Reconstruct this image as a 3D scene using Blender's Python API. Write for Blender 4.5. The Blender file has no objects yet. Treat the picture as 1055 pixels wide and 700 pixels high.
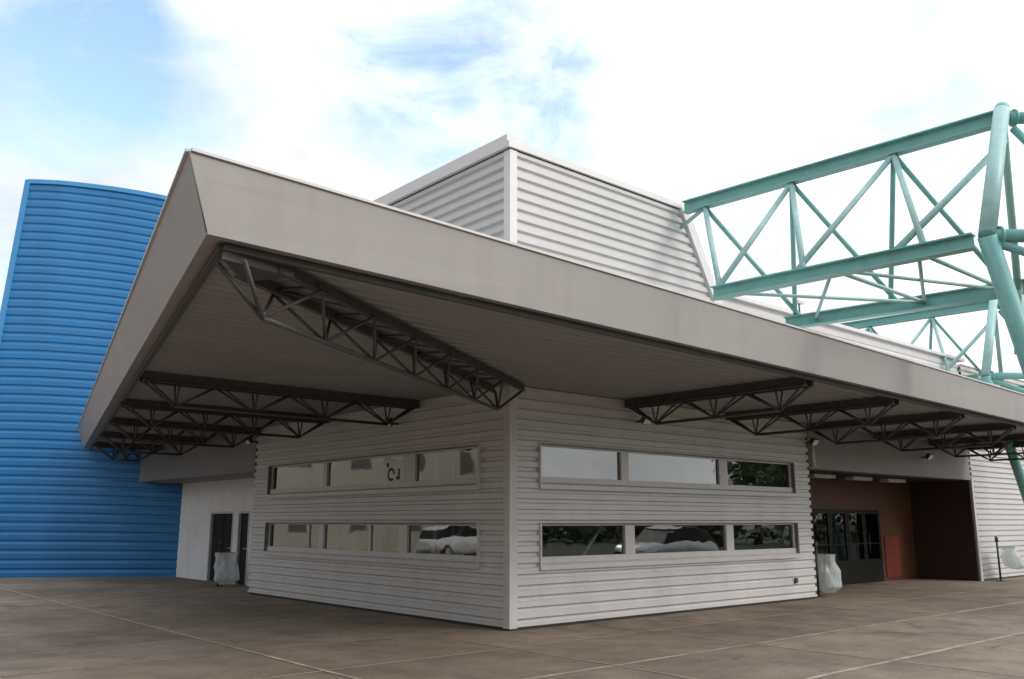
import bpy, bmesh, math, random
from mathutils import Vector, Matrix, noise
random.seed(7)
SC = bpy.context.scene
COL = SC.collection
V = Vector

# ------------------------------------------------------------------ tagging
def tag(o, label=None, cat=None, group=None, kind=None):
    if label: o['label'] = label
    if cat: o['category'] = cat
    if group: o['group'] = group
    if kind: o['kind'] = kind
    return o

def empty(name, loc=(0, 0, 0), label=None, cat=None, group=None):
    o = bpy.data.objects.new(name, None)
    o.empty_display_size = .2
    COL.objects.link(o)
    o.location = loc
    return tag(o, label, cat, group)

class MB:
    """Collects shapes; build() links them as ONE mesh object."""
    def __init__(s): s.bm = bmesh.new()
    def face(s, pts):
        return s.bm.faces.new([s.bm.verts.new(p) for p in pts])
    def box(s, a, b, bevel=0):
        x0, y0, z0 = (min(a[i], b[i]) for i in range(3)); x1, y1, z1 = (max(a[i], b[i]) for i in range(3))
        vs = [s.bm.verts.new(p) for p in ((x0,y0,z0),(x1,y0,z0),(x1,y1,z0),(x0,y1,z0),(x0,y0,z1),(x1,y0,z1),(x1,y1,z1),(x0,y1,z1))]
        fs = [s.bm.faces.new([vs[i] for i in q]) for q in ((3,2,1,0),(4,5,6,7),(0,1,5,4),(1,2,6,5),(2,3,7,6),(3,0,4,7))]
        if bevel:
            es = {e for f in fs for e in f.edges}
            bmesh.ops.bevel(s.bm, geom=list(es), offset=bevel, segments=2, affect='EDGES', profile=.7)
        return s
    def prism(s, poly, vec):
        vec = V(vec)
        a = [s.bm.verts.new(V(p)) for p in poly]; b = [s.bm.verts.new(V(p) + vec) for p in poly]
        n = len(poly)
        s.bm.faces.new(a[::-1]); s.bm.faces.new(b)
        for i in range(n):
            s.bm.faces.new((a[i], a[(i+1) % n], b[(i+1) % n], b[i]))
        bmesh.ops.recalc_face_normals(s.bm, faces=s.bm.faces[:])
        return s
    def tube(s, a, b, r, n=10, r2=None, cap=True):
        a, b = V(a), V(b); d = (b - a).normalized()
        u = d.orthogonal().normalized(); w = d.cross(u)
        r2 = r if r2 is None else r2
        A = [s.bm.verts.new(a + (u*math.cos(t) + w*math.sin(t))*r) for t in [2*math.pi*i/n for i in range(n)]]
        B = [s.bm.verts.new(b + (u*math.cos(t) + w*math.sin(t))*r2) for t in [2*math.pi*i/n for i in range(n)]]
        for i in range(n):
            f = s.bm.faces.new((A[i], A[(i+1) % n], B[(i+1) % n], B[i])); f.smooth = True
        if cap:
            s.bm.faces.new(A[::-1]); s.bm.faces.new(B)
        return s
    def path(s, pts, r, n=8):
        for p, q in zip(pts, pts[1:]): s.tube(p, q, r, n)
        return s
    def bar(s, a, b, w, h, up=(0, 0, 1)):
        """rectangular section bar, w sideways, h along up"""
        a, b = V(a), V(b); d = (b - a).normalized(); up = V(up)
        sd = d.cross(up).normalized(); u2 = sd.cross(d).normalized()
        c = [sd*(-w/2)+u2*(-h/2), sd*(w/2)+u2*(-h/2), sd*(w/2)+u2*(h/2), sd*(-w/2)+u2*(h/2)]
        return s.prism([a + k for k in c], b - a)
    def ibeam(s, a, b, w, h, tf=.02, tw=.015, up=(0, 0, 1)):
        a, b = V(a), V(b); d = (b - a).normalized(); up = V(up)
        sd = d.cross(up).normalized(); u2 = sd.cross(d).normalized()
        prof = [(-w/2,-h/2),(w/2,-h/2),(w/2,-h/2+tf),(tw/2,-h/2+tf),(tw/2,h/2-tf),(w/2,h/2-tf),(w/2,h/2),(-w/2,h/2),(-w/2,h/2-tf),(-tw/2,h/2-tf),(-tw/2,-h/2+tf),(-w/2,-h/2+tf)]
        return s.prism([a + sd*x + u2*z for x, z in prof], b - a)
    def ribs(s, p, d, n, L0, L1, z0, z1, pitch=.167, depth=.046, skew=None):
        """corrugated sheet: horizontal ribs. p origin, d horizontal direction, n outward, from L0 to L1, z0 to z1"""
        p, d, n = V(p), V(d), V(n)
        prof = [(0., 0.), (.50, 0.), (.60, -1.), (.90, -1.), (1., 0.)]
        def off(z):
            t = (z/pitch) % 1.0
            for (a, x), (b, y) in zip(prof, prof[1:]):
                if a <= t <= b + 1e-9: return (x + (y-x)*(t-a)/(b-a))*depth
            return 0.
        zs = [z0, z1]; k = math.floor(z0/pitch)
        while k*pitch < z1:
            for t, _ in prof[:-1]:
                z = (k+t)*pitch
                if z0 + 1e-4 < z < z1 - 1e-4: zs.append(z)
            k += 1
        zs = sorted(set(round(z, 5) for z in zs))
        segs = max(1, int(abs(L1-L0)/1.0))
        rows = []
        for z in zs:
            row = []
            e1 = L1 if skew is None else skew(z)
            for i in range(segs+1):
                l = L0 + (e1-L0)*i/segs
                wob = noise.noise(V((l*.7+p.x, z*.9, p.y*3.1)))*.0025
                row.append(s.bm.verts.new(p + d*l + n*(off(z)+wob) + V((0, 0, z))))
            rows.append(row)
        for r0, r1 in zip(rows, rows[1:]):
            for i in range(segs):
                s.bm.faces.new((r0[i], r0[i+1], r1[i+1], r1[i]))
        return s
    def build(s, name, mat, parent=None, kind=None, loc=None, recalc=False):
        if recalc: bmesh.ops.recalc_face_normals(s.bm, faces=s.bm.faces[:])
        me = bpy.data.meshes.new(name); s.bm.to_mesh(me); s.bm.free()
        for m in (mat if isinstance(mat, (list, tuple)) else [mat]): me.materials.append(m)
        o = bpy.data.objects.new(name, me); COL.objects.link(o)
        if parent is not None:
            o.parent = parent
            # shapes are given in world metres; parents are unrotated empties, so undo their offset
            q = parent; off = V((0, 0, 0))
            while q is not None: off += q.location; q = q.parent
            o.location = -off
        if loc is not None: o.location = loc
        if kind: o['kind'] = kind
        return o

def copy_tree(o, parent=None):
    c = o.copy(); COL.objects.link(c); c.parent = parent
    for ch in [x for x in bpy.data.objects if x.parent is o]: copy_tree(ch, c)
    return c

# ------------------------------------------------------------------ materials
def mat(name, col, rough=.5, metal=0., var=.12, scale=3., bump=0., bscale=30., stretch=(1, 1, 1), dirt=None, dirt_amt=.0, dirt_scale=1.2, spec=.5):
    m = bpy.data.materials.new(name); m.use_nodes = True
    nt = m.node_tree; N = nt.nodes; L = nt.links
    b = N['Principled BSDF']; b.inputs['Roughness'].default_value = rough; b.inputs['Metallic'].default_value = metal
    b.inputs['Specular IOR Level'].default_value = spec
    geo = N.new('ShaderNodeNewGeometry')
    mp = N.new('ShaderNodeMapping'); mp.inputs['Scale'].default_value = stretch
    L.new(geo.outputs['Position'], mp.inputs['Vector'])
    nz = N.new('ShaderNodeTexNoise'); nz.inputs['Scale'].default_value = scale; nz.inputs['Detail'].default_value = 6; nz.inputs['Roughness'].default_value = .62
    L.new(mp.outputs['Vector'], nz.inputs['Vector'])
    mr = N.new('ShaderNodeMapRange'); mr.inputs['From Min'].default_value = .3; mr.inputs['From Max'].default_value = .7
    mr.inputs['To Min'].default_value = 1-var; mr.inputs['To Max'].default_value = 1+var
    L.new(nz.outputs['Fac'], mr.inputs['Value'])
    mx = N.new('ShaderNodeMix'); mx.data_type = 'RGBA'; mx.blend_type = 'MULTIPLY'; mx.inputs[0].default_value = 1
    mx.inputs[6].default_value = (*col, 1)
    L.new(mr.outputs['Result'], mx.inputs[7])
    out = mx.outputs[2]
    if dirt:
        n2 = N.new('ShaderNodeTexNoise'); n2.inputs['Scale'].default_value = dirt_scale; n2.inputs['Detail'].default_value = 8; n2.inputs['Roughness'].default_value = .7
        mp2 = N.new('ShaderNodeMapping'); mp2.inputs['Scale'].default_value = (3, 3, .5)
        L.new(geo.outputs['Position'], mp2.inputs['Vector']); L.new(mp2.outputs['Vector'], n2.inputs['Vector'])
        r2 = N.new('ShaderNodeMapRange'); r2.inputs['From Min'].default_value = .5; r2.inputs['From Max'].default_value = .78; r2.inputs['To Max'].default_value = dirt_amt
        L.new(n2.outputs['Fac'], r2.inputs['Value'])
        m2 = N.new('ShaderNodeMix'); m2.data_type = 'RGBA'; m2.inputs[7].default_value = (*dirt, 1)
        L.new(r2.outputs['Result'], m2.inputs[0]); L.new(out, m2.inputs[6]); out = m2.outputs[2]
    L.new(out, b.inputs['Base Color'])
    rr = N.new('ShaderNodeMapRange'); rr.inputs['To Min'].default_value = max(.03, rough-.12); rr.inputs['To Max'].default_value = min(1, rough+.12)
    L.new(nz.outputs['Fac'], rr.inputs['Value']); L.new(rr.outputs['Result'], b.inputs['Roughness'])
    if bump:
        n3 = N.new('ShaderNodeTexNoise'); n3.inputs['Scale'].default_value = bscale; n3.inputs['Detail'].default_value = 4
        L.new(geo.outputs['Position'], n3.inputs['Vector'])
        bp = N.new('ShaderNodeBump'); bp.inputs['Strength'].default_value = bump; bp.inputs['Distance'].default_value = .02
        L.new(n3.outputs['Fac'], bp.inputs['Height']); L.new(bp.outputs['Normal'], b.inputs['Normal'])
    return m

M = {}
M['clad'] = mat('grey_cladding', (.58, .566, .56), .45, var=.06, scale=1.4, stretch=(1, 1, .25), dirt=(.27, .24, .21), dirt_amt=.18, dirt_scale=.8)
M['clad_up'] = mat('pale_cladding', (.54, .527, .52), .45, var=.05, scale=1.2, stretch=(1, 1, .25), dirt=(.35, .32, .3), dirt_amt=.18)
M['trim'] = mat('grey_flashing', (.56, .545, .53), .45, var=.06, scale=2.5, dirt=(.25, .2, .17), dirt_amt=.2)
M['trim_up'] = mat('pale_flashing', (.64, .625, .615), .45, var=.05, scale=2.5)
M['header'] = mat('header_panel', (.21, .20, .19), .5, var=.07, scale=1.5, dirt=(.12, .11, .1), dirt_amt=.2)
M['fascia'] = mat('fascia_panel', (.275, .258, .244), .5, var=.05, scale=.9, stretch=(1, 1, .3), dirt=(.17, .14, .12), dirt_amt=.3, dirt_scale=.7)
M['steel'] = mat('dark_steel', (.062, .06, .058), .6, var=.2, scale=6)
M['teal'] = mat('turquoise_paint', (.19, .45, .412), .42, var=.1, scale=3.5, dirt=(.12, .2, .18), dirt_amt=.35, dirt_scale=2.)
M['teal_pale'] = mat('pale_turquoise_paint', (.32, .52, .49), .45, var=.1, scale=3.5, dirt=(.2, .2, .18), dirt_amt=.3, dirt_scale=2.)
M['blue'] = mat('blue_cladding', (.021, .172, .40), .36, var=.08, scale=.7, stretch=(1, 1, .3), dirt=(.03, .13, .30), dirt_amt=.4, dirt_scale=.5)
M['blue_trim'] = mat('blue_trim', (.06, .28, .55), .35, var=.06)
M['white_wall'] = mat('white_render', (.79, .785, .78), .8, var=.05, scale=2, bump=.15, dirt=(.35, .32, .29), dirt_amt=.25)
M['door_dark'] = mat('dark_door', (.012, .012, .011), .5, var=.2, spec=.2)
M['frame'] = mat('window_frame', (.56, .55, .535), .4, var=.05, scale=4, dirt=(.28, .24, .2), dirt_amt=.2)
M['reveal'] = mat('window_reveal', (.17, .155, .15), .6, var=.1)
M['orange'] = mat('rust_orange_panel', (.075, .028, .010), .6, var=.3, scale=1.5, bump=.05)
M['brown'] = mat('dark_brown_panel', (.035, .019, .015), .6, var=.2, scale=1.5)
M['red'] = mat('red_panel', (.17, .03, .014), .5, var=.1)
M['inner'] = mat('interior_beige', (.48, .44, .37), .8, var=.08, scale=1.5)
M['inner_floor'] = mat('interior_floor', (.16, .14, .12), .6, var=.1)
M['dark'] = mat('dark_core', (.03, .03, .03), .8)
M['roof'] = mat('roof_sheet', (.5, .49, .48), .6, var=.1, scale=1.)
M['paper'] = mat('white_board', (.74, .74, .71), .6, var=.03)
M['ink'] = mat('dark_ink', (.03, .035, .035), .6)
M['wood'] = mat('brown_furniture', (.12, .07, .045), .5, var=.2, scale=5, stretch=(1, 1, 4))
M['white_metal'] = mat('white_metal', (.68, .68, .66), .4, var=.05)
M['green_post'] = mat('dark_green_post', (.02, .10, .085), .45, var=.1)
M['leaf'] = mat('leaf', (.08, .115, .045), .6, var=.35, scale=1.2)
M['bark'] = mat('bark', (.11, .08, .06), .9, var=.3, scale=6, bump=.4)
M['car'] = mat('silver_car_paint', (.55, .56, .57), .25, metal=.5, var=.03)
M['rubber'] = mat('rubber', (.02, .02, .02), .8)
M['house'] = mat('cream_render', (.46, .41, .34), .85, var=.08, scale=1.2, bump=.1)
M['tile'] = mat('roof_tile', (.24, .10, .06), .8, var=.25, scale=4)
M['lens'] = mat('lamp_lens', (.72, .72, .7), .2, var=.03)
M['rust'] = mat('grey_plastic', (.12, .11, .10), .6)

def glass_mat(name, tint, ior=1.5, base=.085):
    m = bpy.data.materials.new(name); m.use_nodes = True
    nt = m.node_tree; N = nt.nodes; L = nt.links
    N.remove(N['Principled BSDF'])
    fr = N.new('ShaderNodeFresnel'); fr.inputs['IOR'].default_value = ior
    ad = N.new('ShaderNodeMath'); ad.operation = 'MULTIPLY_ADD'; ad.inputs[1].default_value = 1.5; ad.inputs[2].default_value = base; ad.use_clamp = True
    L.new(fr.outputs[0], ad.inputs[0])
    gl = N.new('ShaderNodeBsdfGlossy'); gl.inputs['Roughness'].default_value = .015; gl.inputs['Color'].default_value = (.95, .98, .97, 1)
    geo = N.new('ShaderNodeNewGeometry'); nz = N.new('ShaderNodeTexNoise'); nz.inputs['Scale'].default_value = 1.3; nz.inputs['Detail'].default_value = 2
    L.new(geo.outputs['Position'], nz.inputs['Vector'])
    bp = N.new('ShaderNodeBump'); bp.inputs['Strength'].default_value = .06; bp.inputs['Distance'].default_value = .05
    L.new(nz.outputs['Fac'], bp.inputs['Height']); L.new(bp.outputs['Normal'], gl.inputs['Normal'])
    tr = N.new('ShaderNodeBsdfTransparent'); tr.inputs['Color'].default_value = (*tint, 1)
    mx = N.new('ShaderNodeMixShader')
    L.new(ad.outputs[0], mx.inputs[0]); L.new(tr.outputs[0], mx.inputs[1]); L.new(gl.outputs[0], mx.inputs[2])
    L.new(mx.outputs[0], N['Material Output'].inputs['Surface'])
    return m
M['glass'] = glass_mat('window_glass', (.62, .66, .62))
M['glass_dark'] = glass_mat('door_glass', (.3, .32, .32), 1.22, .0)

def bag_mat():
    m = bpy.data.materials.new('clear_bag_plastic'); m.use_nodes = True
    nt = m.node_tree; N = nt.nodes; L = nt.links
    b = N['Principled BSDF']; b.inputs['Base Color'].default_value = (.75, .80, .80, 1); b.inputs['Roughness'].default_value = .25
    tl = N.new('ShaderNodeBsdfTranslucent'); tl.inputs['Color'].default_value = (.8, .85, .85, 1)
    tr = N.new('ShaderNodeBsdfTransparent')
    m1 = N.new('ShaderNodeMixShader'); m1.inputs[0].default_value = .4
    L.new(b.outputs[0], m1.inputs[1]); L.new(tl.outputs[0], m1.inputs[2])
    m2 = N.new('ShaderNodeMixShader'); m2.inputs[0].default_value = .28
    L.new(m1.outputs[0], m2.inputs[1]); L.new(tr.outputs[0], m2.inputs[2])
    L.new(m2.outputs[0], N['Material Output'].inputs['Surface'])
    return m
M['bag'] = bag_mat()

def soffit_mat():
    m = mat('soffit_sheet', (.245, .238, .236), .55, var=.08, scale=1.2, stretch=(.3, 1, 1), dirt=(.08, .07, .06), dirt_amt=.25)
    nt = m.node_tree; N = nt.nodes; L = nt.links; b = N['Principled BSDF']
    geo = N.new('ShaderNodeNewGeometry'); sp = N.new('ShaderNodeSeparateXYZ'); L.new(geo.outputs['Position'], sp.inputs[0])
    mu = N.new('ShaderNodeMath'); mu.operation = 'MULTIPLY'; mu.inputs[1].default_value = 2*math.pi/.25
    L.new(sp.outputs['Y'], mu.inputs[0])
    sn = N.new('ShaderNodeMath'); sn.operation = 'SINE'; L.new(mu.outputs[0], sn.inputs[0])
    cl = N.new('ShaderNodeMapRange'); cl.interpolation_type = 'SMOOTHSTEP'; cl.inputs['From Min'].default_value = -.5; cl.inputs['From Max'].default_value = .3
    L.new(sn.outputs[0], cl.inputs['Value'])
    bp = N.new('ShaderNodeBump'); bp.inputs['Strength'].default_value = .0; bp.inputs['Distance'].default_value = .03
    L.new(cl.outputs['Result'], bp.inputs['Height']); L.new(bp.outputs['Normal'], b.inputs['Normal'])
    return m
M['soffit'] = soffit_mat()

def ground_mat():
    m = bpy.data.materials.new('plaza_paving'); m.use_nodes = True
    nt = m.node_tree; N = nt.nodes; L = nt.links; b = N['Principled BSDF']
    geo = N.new('ShaderNodeNewGeometry')
    def nz(scale, detail=8, rough=.65, vec=None):
        n = N.new('ShaderNodeTexNoise'); n.inputs['Scale'].default_value = scale; n.inputs['Detail'].default_value = detail; n.inputs['Roughness'].default_value = rough
        L.new(vec or geo.outputs['Position'], n.inputs['Vector']); return n
    def rng(src, a, c, lo, hi):
        r = N.new('ShaderNodeMapRange'); r.inputs['From Min'].default_value = a; r.inputs['From Max'].default_value = c
        r.inputs['To Min'].default_value = lo; r.inputs['To Max'].default_value = hi; L.new(src, r.inputs['Value']); return r.outputs['Result']
    def mix(fac, a, bcol, blend='MIX'):
        x = N.new('ShaderNodeMix'); x.data_type = 'RGBA'; x.blend_type = blend
        for sock, val in ((0, fac), (6, a), (7, bcol)):
            if isinstance(val, (float, int)): x.inputs[sock].default_value = val
            elif isinstance(val, tuple): x.inputs[sock].default_value = val
            else: L.new(val, x.inputs[sock])
        return x.outputs[2]
    big = nz(.35, 5).outputs['Fac']; mid = nz(1.6, 8, .7).outputs['Fac']; fine = nz(38, 4, .6).outputs['Fac']
    c = mix(rng(big, .35, .65, 0, 1), (.182, .142, .108, 1), (.285, .23, .178, 1))
    c = mix(rng(mid, .44, .7, 0, .75), c, (.13, .102, .078, 1))
    c = mix(1., c, rng(fine, .3, .7, .78, 1.22), 'MULTIPLY')
    # slab to slab tone
    sp = N.new('ShaderNodeSeparateXYZ'); L.new(geo.outputs['Position'], sp.inputs[0])
    def cell(sock, off, pitch):
        a = N.new('ShaderNodeMath'); a.operation = 'ADD'; a.inputs[1].default_value = off; L.new(sock, a.inputs[0])
        d = N.new('ShaderNodeMath'); d.operation = 'DIVIDE'; d.inputs[1].default_value = pitch; L.new(a.outputs[0], d.inputs[0])
        f = N.new('ShaderNodeMath'); f.operation = 'FLOOR'; L.new(d.outputs[0], f.inputs[0]); return f.outputs[0]
    cx, cy = cell(sp.outputs['X'], 1.2, 2.8), cell(sp.outputs['Y'], 1.38, 1.92)
    cb = N.new('ShaderNodeCombineXYZ'); L.new(cx, cb.inputs[0]); L.new(cy, cb.inputs[1])
    wn = N.new('ShaderNodeTexWhiteNoise'); wn.noise_dimensions = '3D'; L.new(cb.outputs[0], wn.inputs['Vector'])
    c = mix(1., c, rng(wn.outputs['Value'], 0, 1, .86, 1.13), 'MULTIPLY')
    # dark drip stains
    st = nz(.9, 9, .75).outputs['Fac']
    c = mix(rng(st, .55, .70, 0, .72), c, (.06, .048, .04, 1))
    spots = nz(5.5, 3, .5).outputs['Fac']
    c = mix(rng(spots, .68, .74, 0, .55), c, (.055, .045, .038, 1))
    vo = N.new('ShaderNodeTexVoronoi'); vo.feature = 'DISTANCE_TO_EDGE'; vo.inputs['Scale'].default_value = .55
    wv = N.new('ShaderNodeVectorMath'); wv.operation = 'MULTIPLY_ADD'; wn2 = nz(2.2, 6, .7); L.new(wn2.outputs['Color'], wv.inputs[0]); wv.inputs[1].default_value = (.7, .7, 0); L.new(geo.outputs['Position'], wv.inputs[2])
    L.new(wv.outputs[0], vo.inputs['Vector'])
    crack = rng(vo.outputs['Distance'], .0, .007, .75, 0.)
    gate = rng(nz(.5, 3, .5).outputs['Fac'], .5, .6, 0, 1)
    mm = N.new('ShaderNodeMath'); mm.operation = 'MULTIPLY'; L.new(crack, mm.inputs[0]); L.new(gate, mm.inputs[1])
    c = mix(mm.outputs[0], c, (.05, .04, .033, 1))
    gum = N.new('ShaderNodeTexVoronoi'); gum.inputs['Scale'].default_value = 1.9; gum.inputs['Randomness'].default_value = 1; L.new(geo.outputs['Position'], gum.inputs['Vector'])
    c = mix(rng(gum.outputs['Distance'], .035, .06, .55, 0), c, (.07, .058, .05, 1))
    L.new(c, b.inputs['Base Color'])
    L.new(rng(mid, .3, .7, .74, .95), b.inputs['Roughness']); b.inputs['Specular IOR Level'].default_value = .3
    bp = N.new('ShaderNodeBump'); bp.inputs['Strength'].default_value = .35; bp.inputs['Distance'].default_value = .01
    L.new(fine, bp.inputs['Height']); L.new(bp.outputs['Normal'], b.inputs['Normal'])
    return m
M['ground'] = ground_mat()
def joint_mat():
    m = mat('pale_joint', (.36, .30, .235), .8, var=.3, scale=3, dirt=(.21, .17, .135), dirt_amt=1.6, dirt_scale=1.3)
    return m
M['joint'] = joint_mat()

# ------------------------------------------------------------------ setting: ground and joints
g = MB(); g.face([(-1400, -1400, 0), (1400, -1400, 0), (1400, 1400, 0), (-1400, 1400, 0)])
g.build('ground', M['ground'], kind='structure')
lw = MB(); lw.face([(-120, -120, .004), (160, -120, .004), (160, -13.5, .004), (-120, -13.5, .004)])
lw.build('reflection_lawn', mat('reflection_grass', (.035, .05, .02), .9, var=.4, scale=2., bump=.5), kind='structure')  # unseen dark green sheet added so the panes reflect darker ground
jm = MB()
def joint(a, b, w):
    a, b = V(a), V(b); d = (b-a); n = max(2, int(d.length/.35)); s = V((-d.y, d.x, 0)).normalized()
    L_, R_ = [], []
    for i in range(n+1):
        p = a + d*i/n
        k = noise.noise(V((p.x*1.3, p.y*1.3, 2.)))*.02
        ww = w*(.5 + .3*noise.noise(V((p.x*2.1, p.y*2.1, 9.))))
        L_.append(jm.bm.verts.new(p + s*(ww+k))); R_.append(jm.bm.verts.new(p - s*(ww-k)))
    for i in range(n): jm.bm.faces.new((R_[i], R_[i+1], L_[i+1], L_[i]))
ZJ = .004
for y in (-9.04, -7.12, -5.2, -3.25, -1.38): joint((-12, y, ZJ), (40, y-.0, ZJ), .07 if y in (-3.25, -5.2) else .045)
for y in (.58, 2.5): joint((-30, y, ZJ), (-.6, y, ZJ), .03)
for x in (-12.4, -9.6, -6.8): joint((x, -12, ZJ+.002), (x, 17, ZJ+.002), .035)
joint((-3.95, -12, ZJ+.002), (-3.9, 17, ZJ+.002), .06)
for x in (-1.2, 1.6, 4.4, 7.2, 10.): joint((x, -12, ZJ+.002), (x, -.4, ZJ+.002), .03)
jm.build('paving_joints', M['joint'], kind='structure')

# ------------------------------------------------------------------ pavilion
ZS = 3.79            # soffit height
XR, YL = 8.85, 9.23  # wall lengths
ZH = 2.80            # underside of header panels
XO = 17.5            # far jamb of the entrance recess
WR = dict(x0=.66, x1=8.18, rows=((.91, 1.60), (2.19, 2.885)))
WL = dict(x0=.78, x1=8.42, rows=((.92, 1.60), (2.18, 2.87)))
ZTOP = 8.0

pav = empty('exhibition_pavilion', (0, 0, 0), 'grey ribbed metal pavilion with two bands of windows and a tall clad upper block', 'building')

def clad_wall(P, d, n, L1, W):
    m = MB()
    lo, hi = .045, ZS
    zs = [lo, W['rows'][0][0], W['rows'][0][1], W['rows'][1][0], W['rows'][1][1], hi]
    for i, (a, b) in enumerate(zip(zs, zs[1:])):
        if i in (1, 3):
            m.ribs(P, d, n, .13, W['x0']-.035, a, b); m.ribs(P, d, n, W['x1']+.03, L1, a, b)
        else:
            m.ribs(P, d, n, .13, L1, a, b)
    return m
right_wall = clad_wall((0, -.0, 0), (1, 0, 0), (0, -1, 0), XR, WR).build('wall_cladding', M['clad'], pav)
left_wall = clad_wall((-.0, 0, 0), (0, 1, 0), (-1, 0, 0), YL, WL).build('wall_cladding', M['clad'], pav)

def core_wall(axis, L1, W, L0=.05):
    """plain inner leaf with the window holes"""
    m = MB()
    def bx(l0, l1, z0, z1):
        if axis == 'x': m.box((l0, .07, z0), (l1, .25, z1))
        else: m.box((.07, l0, z0), (.25, l1, z1))
    zs = [0, W['rows'][0][0]-.01, W['rows'][0][1]+.01, W['rows'][1][0]-.01, W['rows'][1][1]+.01, ZS+.025]
    for i, (a, b) in enumerate(zip(zs, zs[1:])):
        if i in (1, 3): bx(L0, W['x0']-.04, a, b); bx(W['x1']+.04, L1-.02, a, b)
        else: bx(L0, L1-.02, a, b)
    return m
core_wall('x', XR, WR).build('inner_wall', M['inner'], pav)
core_wall('y', YL, WL, .27).build('inner_wall', M['inner'], pav)
# shadow gap plinth
pl = MB(); pl.box((.02, .012, .004), (XR-.05, .048, .06)); pl.box((.012, .05, .004), (.048, YL-.05, .06))
pl.build('plinth', M['dark'], pav)
# corner trim
ct = MB()
ct.prism([(-.012, -.012, .03), (.15, -.012, .03), (.15, .03, .03), (.03, .03, .03), (.03, .15, .03), (-.012, .15, .03)], (0, 0, 3.57-.03))
ct.prism([(-.03, -.03, 3.57), (.155, -.03, 3.57), (.155, .03, 3.57), (.03, .03, 3.57), (.03, .155, 3.57), (-.03, .155, 3.57)], (0, 0, ZS-3.572))
ct.build('corner_trim', M['trim'], pav)
# top flashing strip under the soffit
tf = MB(); tf.box((.16, -.028, 3.655), (XR, .03, ZS-.003)); tf.box((-.028, .16, 3.655), (.03, YL, ZS-.003))
tf.build('top_flashing', M['trim'], pav)

def window(axis, W, row, mull, thin=()):
    z0, z1 = W['rows'][row]; a, b = W['x0'], W['x1']
    def P(l, o, z): return (l, o, z) if axis == 'x' else (o, l, z)
    f = MB()
    def bx(l0, l1, o0, o1, zz0, zz1, bv=.004): f.box(P(l0, o0, zz0), P(l1, o1, zz1), bv)
    fb = z0 + .10
    bx(a, b, .03, .12, z0+.075, fb+.07)             # bottom rail
    bx(a, b, .05, .12, z1-.03, z1)                 # head
    bx(a, a+.05, .03, .12, fb+.07, z1-.03)          # near jamb
    bx(b-.05, b, .05, .12, fb+.07, z1-.03)
    edges = [a+.05]
    for c, w in sorted(mull):
        bx(c-w/2, c+w/2, .028, .12, fb+.07, z1-.03); edges += [c-w/2, c+w/2]
    edges.append(b-.05)
    for c in thin: bx(c-.03, c+.03, .045, .11, fb+.07, z1-.03)
    # side casing standing proud of the ribs at the near end
    bx(a-.035, a-.002, -.035, .12, z0-.02, z1+.01)
    fr = f.build('window', M['frame'], pav)
    s = MB()
    prof = [(-.045, z0-.03), (-.045, z0+.045), (.03, z0+.075), (.12, z0+.072), (.12, z0-.005), (-.02, z0-.005), (-.02, z0-.03)]
    s.prism([P(a-.034, o, z) for o, z in prof], V(P(b, 0, 0)) - V(P(a-.034, 0, 0)))
    s.build('sill', M['frame'], fr)
    r = MB()
    r.box(P(b+.001, -.03, z0-.02), P(b+.03, .13, z1+.01))
    r.box(P(a, -.02, z1+.001), P(b, .13, z1+.012))
    r.build('reveal', M['reveal'], fr)
    for i in range(0, len(edges), 2):
        p = MB(); x0, x1 = edges[i], edges[i+1]
        q = [P(x0, .075, fb+.06), P(x1, .075, fb+.06), P(x1, .075, z1-.025), P(x0, .075, z1-.025)]
        p.face(q if axis == 'x' else q[::-1])
        p.build('pane', M['glass'], fr)
    return fr
window('x', WR, 1, [(2.75, .21), (5.69, .27)])
window('x', WR, 0, [(2.84, .25), (5.81, .24)])
window('y', WL, 1, [(5.92, .15), (2.83, .36)])
window('y', WL, 0, [(5.98, .2), (3.0, .28)], thin=(6.56, 4.14))

# header panels over the two recesses
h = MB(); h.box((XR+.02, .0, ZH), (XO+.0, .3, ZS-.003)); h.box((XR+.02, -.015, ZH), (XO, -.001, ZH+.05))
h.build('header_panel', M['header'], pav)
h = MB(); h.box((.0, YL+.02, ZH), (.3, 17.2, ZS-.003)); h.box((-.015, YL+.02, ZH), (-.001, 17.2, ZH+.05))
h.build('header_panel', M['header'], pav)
# left recess: white wall with two dark doors
XW = 1.1
w = MB()
for y0, y1, z0, z1 in ((YL-.3, 11.72, 0, 2.76), (11.72, 12.42, 1.9, 2.76), (12.42, 12.72, 0, 2.76), (12.72, 14.28, 1.9, 2.76), (14.28, 16.9, 0, 2.76)):
    w.box((XW, y0, z0), (XW+.2, y1, z1))
w.build('recess_wall', M['white_wall'], pav)
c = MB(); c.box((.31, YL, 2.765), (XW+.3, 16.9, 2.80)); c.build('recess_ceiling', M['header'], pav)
for y0, y1 in ((11.72, 12.42), (12.72, 14.28)):
    fr = MB()
    for q in ((y0, y0+.06, 0, 1.9), (y1-.06, y1, 0, 1.9), (y0+.06, y1-.06, 1.84, 1.9)):
        fr.box((XW-.012, q[0], q[2]), (XW+.1, q[1], q[3]))
    d = MB(); d.box((XW+.06, y0+.06, .01), (XW+.1, y1-.06, 1.84), .005)
    if y1-y0 > 1: d.box((XW+.05, (y0+y1)/2-.012, .01), (XW+.058, (y0+y1)/2+.012, 1.84))
    do = d.build('door', M['door_dark'], pav)
    fr.build('door_frame', M['trim'], do)
    hd = MB(); hd.tube((XW-.0, y0+.16, .92), (XW-.0, y0+.28, .92), .012); hd.tube((XW+.06, y0+.16, .92), (XW, y0+.16, .92), .012)
    hd.build('handle', M['white_metal'], do)
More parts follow.
